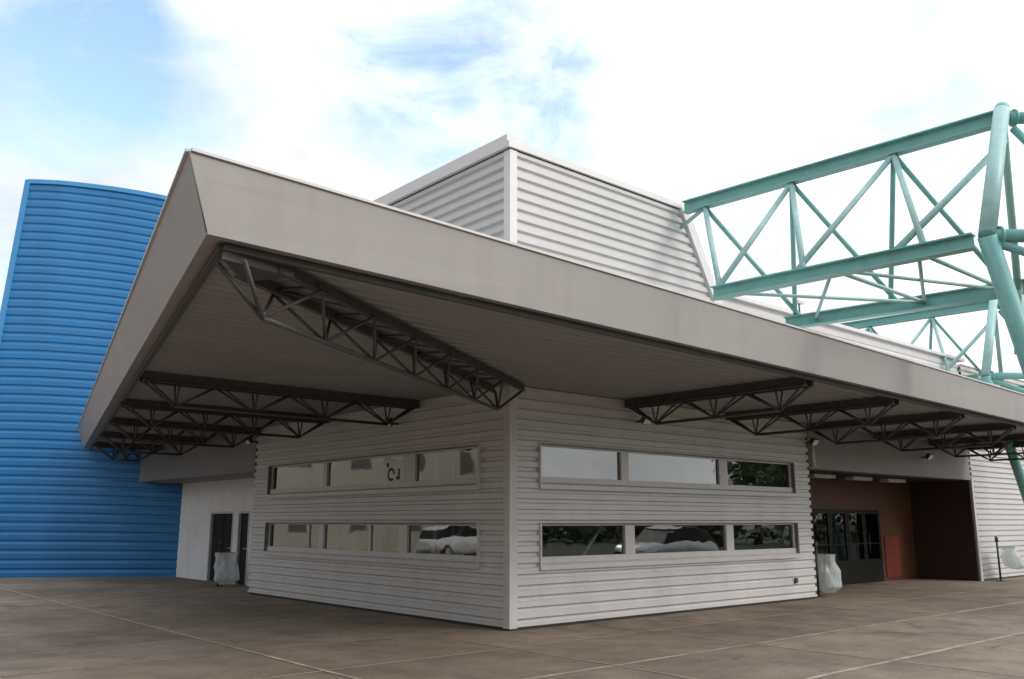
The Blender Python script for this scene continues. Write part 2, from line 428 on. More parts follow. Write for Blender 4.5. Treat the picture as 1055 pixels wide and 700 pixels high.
# hidden end wall of room on the recess side
w = MB(); w.box((.27, YL-.25, 0), (XW-.002, YL-.05, ZH-.04)); w.build('side_wall', M['white_wall'], pav)

# entrance recess on the right
YB = 1.75
b = MB()
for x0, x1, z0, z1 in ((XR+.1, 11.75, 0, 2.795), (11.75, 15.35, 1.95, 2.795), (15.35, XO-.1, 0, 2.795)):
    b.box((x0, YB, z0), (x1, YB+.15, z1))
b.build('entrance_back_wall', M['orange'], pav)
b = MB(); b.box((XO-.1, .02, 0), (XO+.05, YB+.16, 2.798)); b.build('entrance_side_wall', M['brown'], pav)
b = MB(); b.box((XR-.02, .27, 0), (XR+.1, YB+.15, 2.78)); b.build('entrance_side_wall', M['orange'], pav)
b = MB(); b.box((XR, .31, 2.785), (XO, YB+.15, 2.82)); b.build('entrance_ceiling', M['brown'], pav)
b = MB(); b.box((XO-.03, -.03, 0), (XO+.09, .018, ZH+.03)); b.build('door_jamb', M['trim'], pav)
# glazed entrance doors
n = 4; w_ = (15.35-11.75)/n
for i in range(n):
    x0 = 11.75 + i*w_; x1 = x0 + w_
    f = MB()
    for q in ((x0+.005, x0+.10, .01, 1.945), (x1-.10, x1-.005, .01, 1.945), (x0+.10, x1-.10, 1.84, 1.945), (x0+.10, x1-.10, .01, .62), (x0+.10, x1-.10, 1.02, 1.06)):
        f.box((q[0], YB-.02, q[2]), (q[1], YB+.04, q[3]), .004)
    do = f.build('entrance_door', M['door_dark'], pav)
    for z0, z1 in ((.62, 1.02), (1.06, 1.84)):
        p = MB(); p.face([(x0+.1, YB+.01, z0), (x1-.1, YB+.01, z0), (x1-.1, YB+.01, z1), (x0+.1, YB+.01, z1)])
        p.build('pane', M['glass_dark'], do)
    hx = x1-.14 if i % 2 == 0 else x0+.14
    p = MB(); p.tube((hx, YB-.07, .8), (hx, YB-.07, 1.3), .014); p.tube((hx, YB-.07, .85), (hx, YB-.02, .85), .01); p.tube((hx, YB-.07, 1.25), (hx, YB-.02, 1.25), .01)
    p.build('handle', M['steel'], do)
# room behind the entrance doors (pale columns, floor)
b = MB(); b.box((11.2, 5.6, 0), (15.9, 5.7, 2.78)); b.box((11.2, YB+.15, 0), (11.3, 5.6, 2.78)); b.box((15.8, YB+.15, 0), (15.9, 5.6, 2.78)); b.box((11.2, YB+.15, 2.78), (15.9, 5.7, 2.81))
b.build('lobby_wall', M['inner'], pav)
p = MB(); p.box((15.55, YB-.025, .1), (16.4, YB-.002, 1.22), .006); tag(p.build('red_panel', M['red'], pav), 'red panel on the orange wall beside the glazed doors')
for x in (11.2, 13.1, 15.0):
    p = MB(); p.box((x-.5, .95, 2.70), (x+.5, 1.2, 2.785), .01); p.build('ceiling_light', M['trim'], pav)

# wall continuing to the right of the entrance, full height, and the low parapet wall over the entrance
m = MB(); m.ribs((0, 0, 0), (1, 0, 0), (0, -1, 0), XO+.09, 34, .05, 6.2, pitch=.155); m.build('end_wall_cladding', M['clad_up'], pav)
m = MB(); m.ribs((0, .06, 0), (1, 0, 0), (0, -1, 0), 5.2, XO+.09, 4.3, 6.3, pitch=.19); m.build('parapet_cladding', M['clad_up'], pav)
m = MB(); m.box((5.72, -.03, 6.3), (XO+.4, .22, 6.38)); m.box((5.72, .08, 3.8), (XO+.05, .2, 6.298)); m.build('parapet_cap', M['trim_up'], pav)
m = MB(); m.box((XO+.1, .1, 0), (34, .25, 6.2)); m.build('end_wall', M['inner'], pav)

# upper block
up = MB()
xe = lambda z: 4.62 + (8.0 - z)*(1.0/1.8)
up.ribs((0, 0, 0), (1, 0, 0), (0, -1, 0), .13, 4.6, 3.9, 7.86, pitch=.19, skew=lambda z: xe(z)-.06)
up.ribs((0, 0, 0), (0, 1, 0), (-1, 0, 0), .13, 14.0, 3.9, 7.86, pitch=.19)
ub = up.build('upper_block', M['clad_up'], pav)
m = MB(); m.prism([(.06, .07, 3.9), (xe(3.9)-.1, .07, 3.9), (xe(7.9)-.1, .07, 7.9), (.06, .07, 7.9)], (0, 13.9, 0)); m.build('block_core', M['roof'], ub)
m = MB(); m.prism([(-.012, -.012, 3.9), (.15, -.012, 3.9), (.15, .03, 3.9), (.03, .03, 3.9), (.03, .15, 3.9), (-.012, .15, 3.9)], (0, 0, 7.86-3.9)); m.build('corner_trim', M['trim_up'], ub)
m = MB()
m.prism([(xe(3.9)-.12, -.06, 3.9), (xe(3.9)+.14, -.05, 3.9), (xe(7.88)+.14, -.06, 7.88), (xe(7.88)-.12, -.06, 7.88)], (0, .12, 0))
m.prism([(xe(3.9)-.088, .061, 3.9), (xe(3.9)+.08, .061, 3.9), (xe(7.92)+.08, .061, 7.92), (xe(7.92)-.088, .061, 7.92)], (0, 13.9, 0))
m.build('end_trim', M['trim_up'], ub)
m = MB()
m.box((-.07, -.0, 7.895), (.35, 14.05, 8.12)); m.build('cornice', M['trim_up'], ub)
m = MB(); m.box((-.068, -.05, 7.885), (4.78, -.002, 8.0)); m.box((.352, .0, 7.9), (4.7, 14., 7.94)); m.build('roof_edge', M['trim_up'], ub)
m = MB(); m.box((.0, .01, 7.862), (4.7, .05, 7.903)); m.box((.01, .052, 7.862), (.05, 14.0, 7.903)); m.build('shadow_gap', M['dark'], ub)

# interior of the room behind the ribbon windows
m = MB(); m.box((.26, .26, .0), (XR, YL-.26, .02)); m.build('interior_floor', M['inner_floor'], pav)
m = MB(); m.box((.26, .26, 3.3), (XR-.03, YL-.26, 3.34)); m.build('interior_ceiling', M['inner'], pav)
m = MB(); m.box((XR-.15, .26, .02), (XR-.03, YL-.26, 3.3)); m.box((.26, YL-.4, .02), (XR-.16, YL-.26, 3.3)); m.build('interior_wall', M['inner'], pav)
# partitions
m = MB(); m.box((3.4, 5.0, .02), (3.5, 8.8, 3.3)); m.build('partition', M['inner'], pav)
# window bracing tubes just behind the glass
for a, b, r in (((.45, .42, .9), (.45, 1.5, 3.2), .035), ((.42, .45, .95), (1.05, .45, .55), .03), ((.9, .42, 1.75), (.45, .42, 1.1), .03), ((1.9, .42, .9), (2.7, .42, 1.75), .03),
        ((.42, 2.35, .9), (.42, 1.5, 1.75), .035), ((.42, 2.0, .8), (.42, 2.0, 3.25), .03), ((.4, 2.5, .5), (.4, 2.5, 3.2), .045)):
    m = MB(); m.tube(a, b, r); m.build('window_brace', M['white_metal'], pav)

# roof slab of pavilion behind the canopy fascia
m = MB(); m.box((.3, .3, 3.82), (XO, 18., 3.88)); m.build('roof_slab', M['roof'], pav)

# ------------------------------------------------------------------ canopy roof
FA, FB, FC = V((-6.73, -4.25, ZS)), V((17.6, -3.17, ZS)), V((-1.42, 18.15, ZS))
ZT = 4.40
TA, TB, TC = V((-6.93, -4.28, ZT)), V((17.6, -3.20, ZT)), V((-1.62, 18.15, ZT))
can = empty('canopy_roof', (-3, -2, ZS), 'wide flat grey canopy with a deep pointed fascia over the glazed corner', 'canopy')
def fascia_piece(a, b, ta, tb, inn):
    m = MB(); inn = V(inn)
    m.prism([a, ta, ta + inn*.10, a + inn*.06], b - a)
    return m
def fascia(a, b, ta, tb, inn, e0=0, e1=0):
    m = MB(); inn = V(inn); n = 14
    # folded sheet with faint panel bow
    outer = []
    for i in range(n+1):
        t = i/n
        p, q = a.lerp(b, t), ta.lerp(tb, t)
        row = []
        for k in range(4):
            s = k/3; r = p.lerp(q, s)
            row.append(m.bm.verts.new(r + inn*noise.noise(V((t*9, s*2, a.z)))*.006*(0 < i < n)))
        row.append(m.bm.verts.new(q + inn*.16 + V((0, 0, .0))))
        row.append(m.bm.verts.new(p + inn*.16 + V((0, 0, .012))))
        if i == 0:
            mit = (b-a).normalized()*(.16/math.tan(math.radians(37.)))
            row[4].co += mit; row[5].co += mit
        outer.append(row)
    for r0, r1 in zip(outer, outer[1:]):
        for k in range(6):
            m.bm.faces.new((r0[k], r1[k], r1[(k+1) % 6], r0[(k+1) % 6]))
    m.bm.faces.new(outer[0]); m.bm.faces.new(outer[-1][::-1])
    bmesh.ops.recalc_face_normals(m.bm, faces=m.bm.faces[:])
    return m
dR = (FB-FA).normalized(); dL = (FC-FA).normalized()
inR = V((-dR.y, dR.x, 0)); inL = V((dL.y, -dL.x, 0))
fascia(FA, FB, TA, TB, inR).build('fascia', M['fascia'], can)
fascia(FA, FC, TA, TC, inL).build('fascia', M['fascia'], can)
m = MB(); m.tube(TA.lerp(FA, .01), TA.lerp(FA, .99), .006, 6); m.build('corner_seam', M['rust'], can)
m = MB()
i_ = .165
A2, B2, C2 = FA + inR*i_ + inL*i_, FB + inR*i_, FC + inL*i_
zz = V((0, 0, .0))
def xl(y): return A2.x + (C2.x-A2.x)*(y-A2.y)/(C2.y-A2.y)
def xr(y):
    if y >= 0: return 0.
    return min(17.6, A2.x + (B2.x-A2.x)*(y-A2.y)/(B2.y-A2.y))
ys = []
k = math.floor(A2.y/.2)
while k*.2 < 17.4:
    for t, o in ((0, 0.), (.5, 0.), (.62, .028), (.88, .028)):
        y = (k+t)*.2
        if A2.y + .001 < y < 17.3: ys.append((y, o))
    k += 1
ys += [(-.0005, .0), (.0005, .0)]; ys.sort()
prev = [m.bm.verts.new(A2)]*2
first_ = True
for y, o in ys:
    cur = [m.bm.verts.new((xl(y), y, ZS+o)), m.bm.verts.new((xr(y), y, ZS+o))]
    if first_: m.bm.faces.new((prev[0], cur[0], cur[1])); first_ = False
    else: m.bm.faces.new((prev[0], cur[0], cur[1], prev[1]))
    prev = cur
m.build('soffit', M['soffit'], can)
m = MB()
m.face([TA + V((.1, .1, -.06)), TC + V((.1, 0, -.06)), V((.0, 17.2, ZT-.06)), V((.0, 0, ZT-.06)), V((17.6, 0, ZT-.06)), TB + V((0, .1, -.06))])
m.build('roof_deck', M['roof'], can)
m = MB(); m.face([FB + inR*.16, V((17.6, -.04, ZS)), V((17.6, -.04, ZT-.05)), TB + inR*.16]); m.build('end_panel', M['fascia'], can)
m = MB()
for e in (dR, dL):
    n_ = V((e.y, -e.x, 0)) if e is dR else V((-e.y, e.x, 0))
    m.bar(TA + n_*.004 + V((0, 0, .012)) + e*.02, (TB if e is dR else TC) + n_*.004 + V((0, 0, .012)), .035, .024)
m.build('edge_flashing', M['trim'], can)
# perimeter angle under the fascia
m = MB(); m.bar(FA + (inR+inL)*.2 + V((0, 0, -.03)), FB + inR*.2 + V((0, 0, -.03)), .06, .05); m.bar(FA + (inR+inL)*.2 + V((0, 0, -.03)), FC + inL*.2 + V((0, 0, -.03)), .06, .05)
m.build('edge_angle', M['steel'], can)

# ------------------------------------------------------------------ canopy trusses (dark, triangular section)
def canopy_truss(P0, P1, label, half=.11, panels=2, plate=False):
    """P0 at the wall, P1 at the fascia (plan points)"""
    P0, P1 = V((*P0, 0)), V((*P1, 0)); d = (P1-P0); L_ = d.length; d.normalize(); s = V((-d.y, d.x, 0))
    t = empty('canopy_truss', (P0.x, P0.y, ZS-.05), label, 'truss', 'steel trusses under the canopy')
    zt, zb = ZS-.075, 3.32
    for sg in (-1, 1):
        m = MB(); m.ibeam(P0 + s*half*sg + V((0, 0, zt)), P1 + s*half*sg*(1 if not plate else .8) - d*(.02 if not plate else .45) + V((0, 0, zt)), *((.08, .145) if not plate else (.06, .10)), .012, .010)
        m.build('top_chord', M['steel'], t)
    a, b = .60, L_-.55
    m = MB(); m.tube(P0 + d*a + V((0, 0, zb)), P0 + d*b + V((0, 0, zb)), .026, 8); m.build('bottom_chord', M['steel'], t)
    nodes_b = [a + (b-a)*i/panels for i in range(panels+1)]
    def strut(p, q, r=.017):
        m = MB(); m.tube(p, q, r, 6); m.build('strut', M['steel'], t)
    for i, l in enumerate(nodes_b):
        pb = P0 + d*l + V((0, 0, zb))
        for sg in (-1, 1):
            top = lambda x: P0 + d*x + s*half*sg + V((0, 0, zt-.04))
            pan = (b-a)/panels
            if i == 0: strut(pb, P0 + d*.04 + s*half*sg*.9 + V((0, 0, zt-.04)), .022)
            else: strut(pb, top(l-pan*.5))
            if i == panels: strut(pb, P0 + d*(L_-.06) + s*half*sg*(1 if not plate else .5) + V((0, 0, zt-.04)), .022)
            else: strut(pb, top(l+pan*.5))
            if not plate: strut(pb, top(l), .015)
    if plate:
        m = MB(); m.prism([P1 + d*.05 + V((0, 0, zt+.05)), P1 - d*.6 + s*half + V((0, 0, zt+.05)), P1 - d*.6 - s*half + V((0, 0, zt+.05))], (0, 0, -.10)); m.build('gusset_plate', M['steel'], t)
    # cross ties between the top chords
    m = MB()
    k = int(L_/1.1)
    for i in range(1, k+1):
        p = P0 + d*(L_*i/(k+1)) + V((0, 0, zt)); q = P0 + d*(L_*(i+.5)/(k+1)) + V((0, 0, zt))
        m.tube(p - s*half, p + s*half, .016, 6)
        if i < k: m.tube(p + s*half, P0 + d*(L_*(i+1)/(k+1)) - s*half + V((0, 0, zt)), .012, 6)
    m.build('cross_tie', M['steel'], t)
    return t
def fyR(x): return FA.y + (x-FA.x)*(FB.y-FA.y)/(FB.x-FA.x) + .17
def fxL(y): return FA.x + (y-FA.y)*(FC.x-FA.x)/(FC.y-FA.y) + .17
canopy_truss((-.06, -.06), (-6.5, -4.08), 'long diagonal steel truss running from the wall corner to the canopy point', panels=6, plate=True, half=.25)
labR = ['short steel truss above the right side windows, nearest the wall corner', 'steel truss above the wall end left of the brown entrance',
        'steel truss above the glazed entrance doors, second past the window wall', 'steel truss above the right jamb of the brown entrance', 'last steel truss at the open end of the canopy, in front of bright ribs']
for i, x in enumerate((2.8, 5.85, 8.9, 11.95, 15.0)):
    canopy_truss((x, -.06), (x+.05, fyR(x)), labR[i])
canopy_truss((17.3, -.06), (17.25, fyR(17.2)), 'slim end truss closing the canopy above the turquoise leg')
labL = ['steel truss above the left side windows, nearest the wall corner', 'steel truss over the far end of the left window band',
        'steel truss meeting the wall where the white doorway recess begins', 'steel truss in front of the recessed white wall, deep under the canopy', 'farthest short steel truss beside the blue tower']
for i, y in enumerate((2.55, 5.8, 9.0, 12.2, 15.4)):
    canopy_truss((-.06, y), (fxL(y), y), labL[i], panels=3 if i < 3 else 2)

# floodlights at the wall ends of trusses
def floodlight(p, n, label):
    p, n = V(p), V(n); t = empty('floodlight', p, label, 'lamp', 'floodlights on the pavilion walls')
    s = V((-n.y, n.x, 0))
    m = MB(); m.bar(p + n*.03, p + n*.17, .05, .04); m.build('bracket', M['steel'], t)
    m = MB(); c = p + n*.24 + V((0, 0, .02))
    ax = (n*.8 + V((0, 0, -.6))).normalized(); u = s; w2 = ax.cross(u)
    back = [c - ax*.07 + u*x*.06 + w2*y*.05 for x, y in ((-1, -1), (1, -1), (1, 1), (-1, 1))]
    front = [c + ax*.05 + u*x*.11 + w2*y*.08 for x, y in ((-1, -1), (1, -1), (1, 1), (-1, 1))]
    for q in ([back[3], back[2], back[1], back[0]], front): m.face(q)
    for i in range(4): m.face([back[i], back[(i+1) % 4], front[(i+1) % 4], front[i]])
    m.build('lamp_housing', M['steel'], t, recalc=True)
    m = MB(); m.face([c + ax*.054 + u*x*.095 + w2*y*.066 for x, y in ((-1, -1), (1, -1), (1, 1), (-1, 1))]); m.build('lens', M['lens'], t)
floodlight((3.05, 0, 3.42), (0, -1, 0), 'small black floodlight on the right wall between truss end and upper window')
floodlight((8.72, 0, 3.36), (0, -1, 0), 'small black floodlight at the wall end by the brown entrance')
floodlight((14.4, 0, 3.3), (0, -1, 0), 'small black floodlight on the header over the brown entrance')
floodlight((0, 3.15, 3.42), (-1, 0, 0), 'small black floodlight on the left wall above the white poster')
floodlight((0, 9.1, 3.48), (-1, 0, 0), 'small floodlight on the left wall above the doorway recess')
# short drain pipe at the end of the right wall
m = MB(); m.tube((8.97, -.06, 2.84), (8.97, -.06, 3.42), .035, 10); m.tube((8.97, -.06, 2.84), (8.97, -.06, 2.9), .05, 10)
tag(m.build('drain_pipe', M['trim']), 'short pale drain pipe beside the entrance header', 'pipe')
m = MB(); m.box((7.96, -.055, .36), (8.04, -.004, .47), .006); m.box((7.975, -.068, .39), (8.02, -.056, .44), .004)
tag(m.build('outlet_box', M['rust']), 'small dark outlet box low on the ribbed right wall', 'outlet box')

# things inside the windows
t = MB(); t.prism([(.052, 3.03, 2.37), (.052, 3.74, 2.37), (.052, 3.76, 2.78), (.052, 3.70, 2.82), (.052, 3.6, 2.825), (.052, 3.42, 2.77), (.052, 3.03, 2.76)], (.006, 0, 0))
po = t.build('poster', M['paper']); tag(po, 'pale poster with dark round marks stuck on the upper left window', 'poster')
m = MB()
def ring(cy, cz, r0, r1, a0=0, a1=6.2832, n=24):
    for i in range(n):
        p, q = a0+(a1-a0)*i/n, a0+(a1-a0)*(i+1)/n
        m.face([(.049, cy-math.cos(p)*r1, cz+math.sin(p)*r1), (.049, cy-math.cos(q)*r1, cz+math.sin(q)*r1), (.049, cy-math.cos(q)*r0, cz+math.sin(q)*r0), (.049, cy-math.cos(p)*r0, cz+math.sin(p)*r0)])
ring(3.46, 2.50, .075, .125, .0, 5.4); ring(3.58, 2.68, .0, .045)
for y0, y1, z0, z1 in ((3.17, 3.23, 2.40, 2.60), (3.23, 3.29, 2.40, 2.46)):
    m.face([(.049, y1, z0), (.049, y0, z0), (.049, y0, z1), (.049, y1, z1)])
m.build('lettering', M['ink'], po)
t = empty('cabinet', (1.4, 6.6, .02), 'pale cupboard seen through the lower left window', 'cabinet')
m = MB(); m.box((.9, 5.9, .02), (1.5, 7.4, 1.62), .01); m.build('carcass', M['paper'], t)
for y in (5.93, 6.67):
    m = MB(); m.box((.875, y, .1), (.898, y+.70, 1.55), .006); d_ = m.build('door', M['white_metal'], t)
    m = MB(); m.tube((.85, y+.6, .9), (.85, y+.6, 1.1), .01); m.build('handle', M['steel'], d_)
t = empty('desk', (1.5, 4.2, .02), 'desk with a screen behind the lower left window', 'desk')
m = MB(); m.box((.8, 3.4, .95), (1.6, 4.9, 1.0), .005); m.build('desk_top', M['wood'], t)
for y in (3.45, 4.8):
    m = MB(); m.box((.85, y, .02), (1.55, y+.05, .95)); m.build('side_panel', M['wood'], t)
t = empty('screen', (1.1, 4.2, 1.0), 'dark screen on the desk inside the pavilion', 'screen')
m = MB(); m.box((1.05, 3.9, 1.1), (1.09, 4.5, 1.46), .006); m.build('panel', M['door_dark'], t)
m = MB(); m.box((1.09, 4.15, 1.0), (1.12, 4.25, 1.2)); m.box((1.0, 4.05, 1.0), (1.2, 4.35, 1.015)); m.build('stand', M['steel'], t)
m = MB(); m.box((.75, 1.0, .02), (1.5, 2.0, 1.28), .03); m.box((.9, 1.1, 1.28), (1.4, 1.9, 1.36), .02)
tag(m.build('storage_crate', M['paper']), 'big pale crate behind the lower left window near the corner', 'crate')

# ------------------------------------------------------------------ bag holders
def bag_holder(loc, ang, label, post_mat, side=1, full=1.0, h=1.05, drop=None):
    x, y, _ = loc
    t = empty('bag_holder', loc, label, 'bin')
    P = V(loc); d = V((math.cos(ang), math.sin(ang), 0))
    m = MB(); m.tube(P, P + V((0, 0, h)), .028, 10); m.tube(P + V((0, 0, h)), P + V((0, 0, h+.14)), .045, 10); m.tube(P + V((0, 0, .0)), P + V((0, 0, .02)), .14, 16); m.build('post', post_mat, t)
    zr = h-.16; C = P + d*.3 + V((0, 0, zr)); r = .21
    m = MB()
    pts = [C + V((math.cos(a)*r, math.sin(a)*r, 0)) for a in [2*math.pi*i/20 for i in range(21)]]
    m.path(pts, .011, 6); m.tube(P + V((0, 0, zr)), C - d*r, .014, 8); m.build('ring', post_mat, t)
    m = MB(); n, rows = 56, 22; H = drop or zr-.07
    rings = []
    for k in range(rows+1):
        v = k/rows
        rad = r*(1.05 - .18*math.sin(min(1, v*2.2)*3.1416) + .16*v) * (1 - .55*max(0, v-.86)/.14)
        rw = []
        for i in range(n):
            a = 2*math.pi*i/n
            wr = 1 + .30*noise.noise(V((math.cos(a)*1.6+x, math.sin(a)*1.6, v*2.2+y))) + .17*noise.noise(V((math.cos(a)*4, math.sin(a)*4+x, v*2.5))) + .07*noise.noise(V((a*9, v*3, x)))
            rr = rad*(wr if v > .04 else 1)
            px = C.x + math.cos(a)*rr*full + d.x*.08*v*side; py = C.y + math.sin(a)*rr*full*.85 + d.y*.08*v*side
            rw.append(m.bm.verts.new((px, py, C.z + .015 - v*H + .03*noise.noise(V((a, v*2, x))) * (v > .1))))
        rings.append(rw)
    for r0, r1 in zip(rings, rings[1:]):
        for i in range(n):
            f = m.bm.faces.new((r0[i], r1[i], r1[(i+1) % n], r0[(i+1) % n])); f.smooth = True
    f = m.bm.faces.new(rings[-1])
    m.build('bag', M['bag'], t)
    return t
bag_holder((.42, 11.9, 0), math.radians(-80), 'clear bin bag on a post in front of the dark doors of the white recess', M['steel'], h=1.0, full=1.25)
bag_holder((9.25, .2, 0), math.radians(-5), 'clear bin bag hung at the left edge of the brown entrance', M['steel'], h=1.06, full=1.3)
bag_holder((17.95, -.35, 0), math.radians(-25), 'white bin bag on a dark green post by the bright ribbed wall', M['green_post'], h=1.08, full=1.15, side=4, drop=.62)

# ------------------------------------------------------------------ turquoise space trusses
def space_truss(off, label, y1, tail=True):
    """triangular truss: one top chord, two bottom chords, leaning column and leg at the outer end. Local to truss 1 position, shifted by off."""
    O = V(off)
    t = empty('space_truss', O + V((3.5, -6.1, 0)), label, 'truss', 'turquoise outdoor trusses on leaning legs')
    sl = .085   # plan skew per metre along y
    zt, zb = 7.86, 5.50
    ye = -5.95
    T = lambda y: O + V((4.55 - (y+.2)*sl, y, zt))
    B1 = lambda y: O + V((3.12 - (y+1.8)*sl, y, zb))
    B2 = lambda y: O + V((6.18 - (y+1.6)*sl*1.5, y, zb))
    node1 = O + V((4.95, -6.02, 7.93)); node2 = O + V((3.55, -6.1, 5.56)); node3 = O + V((6.78, -5.35, 5.5))
    def ch(a, b, w=.2, h=.24):
        m = MB(); m.ibeam(a, b, w, h, .022, .016); m.build('chord', M['teal'], t)
    ch(T(y1), T(ye)); ch(B1(min(y1, -1.78)) if tail else B1(y1), B1(ye), .2, .22); ch(B2(min(y1, -1.3)) if tail else B2(y1), B2(-5.25), .2, .24)
    def st(a, b, r=.045, m_='teal_pale'):
        m = MB(); m.tube(a, b, r, 10); m.build('strut', M[m_], t)
    # webs: fan of struts from the apexes on the top chord
    pan = 1.95
    ya = [-.62, -2.45, -4.3] if tail else [-.45+pan*2, -.45+pan, -.45, -2.35, -4.25]
    dz = V((0, 0, .11))
    for y in ya:
        a = T(y) - dz
        for s_ in (1, -1):
            yy = y + s_*pan*.5
            if tail and yy > -1.0: continue
            if yy < ye: yy = ye
            y_1, y_2 = (min(yy, -1.9), min(yy, -1.5)) if tail else (yy, yy)
            st(a, B1(y_1) + dz, .05, 'teal_pale'); st(a, B2(max(y_2, -5.2)) + dz, .045, 'teal')
    if tail:
        st(T(-.62) - dz, O + V((4.62, .02, 7.5)), .04)

    st(node1 - V((0, 0, .5)), B1(-4.9) + dz, .055)
    # bottom plane bracing
    yb = [-1.9, -3.9, -5.2] if tail else [2.0, 0., -1.9, -3.9, -5.2]
    for p, q in zip(yb, yb[1:]):
        st(B1(p), B2(q), .03); st(B2(p), B1(q), .03); st(B1(q), B2(q), .035)
    # leaning column, leg, node
    col = MB(); col.tube(node2, node1, .118, 16); col.build('column', M['teal_pale'], t)
    nd = MB(); nd.tube(node1 - V((.0, 0, .01)), node1 + V((0.04, 0, .09)), .119, 16, .10); nd.build('node', M['teal'], t)
    foot = node2 + V((.50, -.04, -1.0)) * (5.56/1.0)
    leg = MB(); leg.tube(node2 - V((0, 0, .0)), foot, .13, 16); leg.build('leg', M['teal'], t)
    bp = MB(); bp.tube(V((foot.x, foot.y, 0)), V((foot.x, foot.y, .05)), .35, 20); bp.build('base_plate', M['teal'], t)
    # second post from the far bottom chord to the apex and its strut
    st(node3, node1 - V((0, 0, .15)), .06, 'teal_pale')
    st(node3, O + V((6.95, -5.2, 4.42)), .085, 'teal_pale') if tail else None
    # outward arms
    dv = V((.755, -.656, 0))
    for nd_, k in ((node1 + V((0, 0, -.12)), 0), (node2, 1)):
        m = MB(); m.tube(nd_ + dv*.08, nd_ + dv*3.2, .095, 12); m.tube(nd_ + dv*.16, nd_ + dv*.19, .14, 12); m.build('arm', M['teal'], t)
    st(node1 - V((0, 0, .3)) + dv*.15, node2 + dv*1.9, .06, 'teal'); st(node2 - V((0, 0, .1)) + dv*.1, node2 + dv*3. - V((0, 0, 1.1)), .06, 'teal')
    m = MB(); m.ibeam(B2(-5.45), B2(-8.6), .2, .24, .022, .016); m.build('chord', M['teal'], t)
    return t
space_truss((0, 0, 0), 'nearest turquoise lattice truss reaching out from the upper block over the canopy', -.15)
space_truss((12.75, 4.95, 0), 'farther turquoise lattice truss behind the low parapet with its leg by the right wall', 5.0, tail=False)

# small lamp on the roof edge
t = empty('roof_lamp', (8.9, -.1, 6.38), 'tiny lamp on a short stem on the parapet edge under the turquoise truss', 'lamp')
m = MB(); m.tube((8.9, 0, 6.38), (8.9, 0, 6.62), .02, 8); m.build('stem', M['steel'], t)
m = MB(); m.box((8.78, -.06, 6.6), (9.02, .06, 6.68), .01); m.build('lamp_head', M['trim'], t)

# ------------------------------------------------------------------ blue tower
tw = empty('blue_tower', (0, 18.5, 0), 'tall curved blue ribbed metal tower left of the canopy', 'building')
base = [(-4.35, 21.0), (-3.55, 20.0), (-2.85, 19.42), (-2.05, 18.93), (-1.08, 18.44), (.27, 17.80), (1.55, 17.25), (2.9, 17.15)]
def spline(pts, n):
    out = []
    for i in range(len(pts)-1):
        p0, p1, p2, p3 = (V((*pts[max(0, min(len(pts)-1, i+k))], 0)) for k in (-1, 0, 1, 2))
        for j in range(n):
            t = j/n
            out.append(.5*((2*p1) + (p2-p0)*t + (2*p0-5*p1+4*p2-p3)*t*t + (3*p1-p0-3*p2+p3)*t**3))
    out.append(V((*pts[-1], 0))); return out
# smooth arc seen from the plaza: left end nearly square to the viewer, curving away to the right
plan = spline([(-4.02, 20.35), (-2.96, 19.52), (-1.9, 18.78), (-.85, 18.02), (.2, 17.25), (1.2, 16.5), (2.4, 15.85), (3.7, 15.5)], 6)
m = MB(); H = 12.35; pitch = .275; prof = [(0, 0), (.5, .0), (.72, -1), (.86, -1)]
nz_ = int(H/pitch)
top = lambda i: i
rows = []
tot = len(plan)-1
for k in range(nz_+1):
    for t, o in prof:
        z = (k+t)*pitch
        if z > H: continue
        row = []
        for i, p in enumerate(plan):
            a = plan[max(0, i-1)]; b = plan[min(tot, i+1)]; d = (b-a).normalized(); nn = V((d.y, -d.x, 0))
            # the left edge leans in towards the top
            f = max(0, 1 - i/tot)
            sh = d*(z/H)*.78*f
            zz = z - (z/H)*1.55*(i/tot)**2
            row.append(m.bm.verts.new(p + sh + nn*o*.03 + V((0, 0, zz))))
        rows.append(row)
for r0, r1 in zip(rows, rows[1:]):
    for i in range(tot): m.bm.faces.new((r0[i], r0[i+1], r1[i+1], r1[i]))
first, last = rows[0], rows[-1]
ltop = [v.co.copy() for v in last]; ledge = [r[0].co.copy() for r in rows]
m.build('tower_wall', M['blue'], tw)
m = MB()
for p, q in zip(ltop, ltop[1:]): m.bar(p + V((0, 0, .05)), q + V((0, 0, .05)), .12, .14)
m.build('top_trim', M['blue_trim'], tw)
m = MB(); m.bar(ledge[0], ledge[-1] + V((0, 0, .1)), .16, .14, up=(-.65, -.75, 0)); m.build('edge_trim', M['blue_trim'], tw)
# body behind the curved front
m = MB()
bk = [V((4.0, 17.9, 0)), V((9, 22, 0)), V((4, 28, 0)), V((-2.6, 26, 0))]
fr_ = [p + V((.15, .35, 0)) for p in plan[::4]]
poly = fr_ + bk
ctr = V((1.5, 21, 0))
bot = [m.bm.verts.new(p) for p in poly]; tp = [m.bm.verts.new(p.lerp(ctr, .10) + V((0, 0, 12.0))) for p in poly]
for i in range(len(poly)): m.bm.faces.new((bot[i], bot[(i+1) % len(poly)], tp[(i+1) % len(poly)], tp[i]))
m.bm.faces.new(tp); m.build('tower_body', M['blue'], tw, recalc=True)

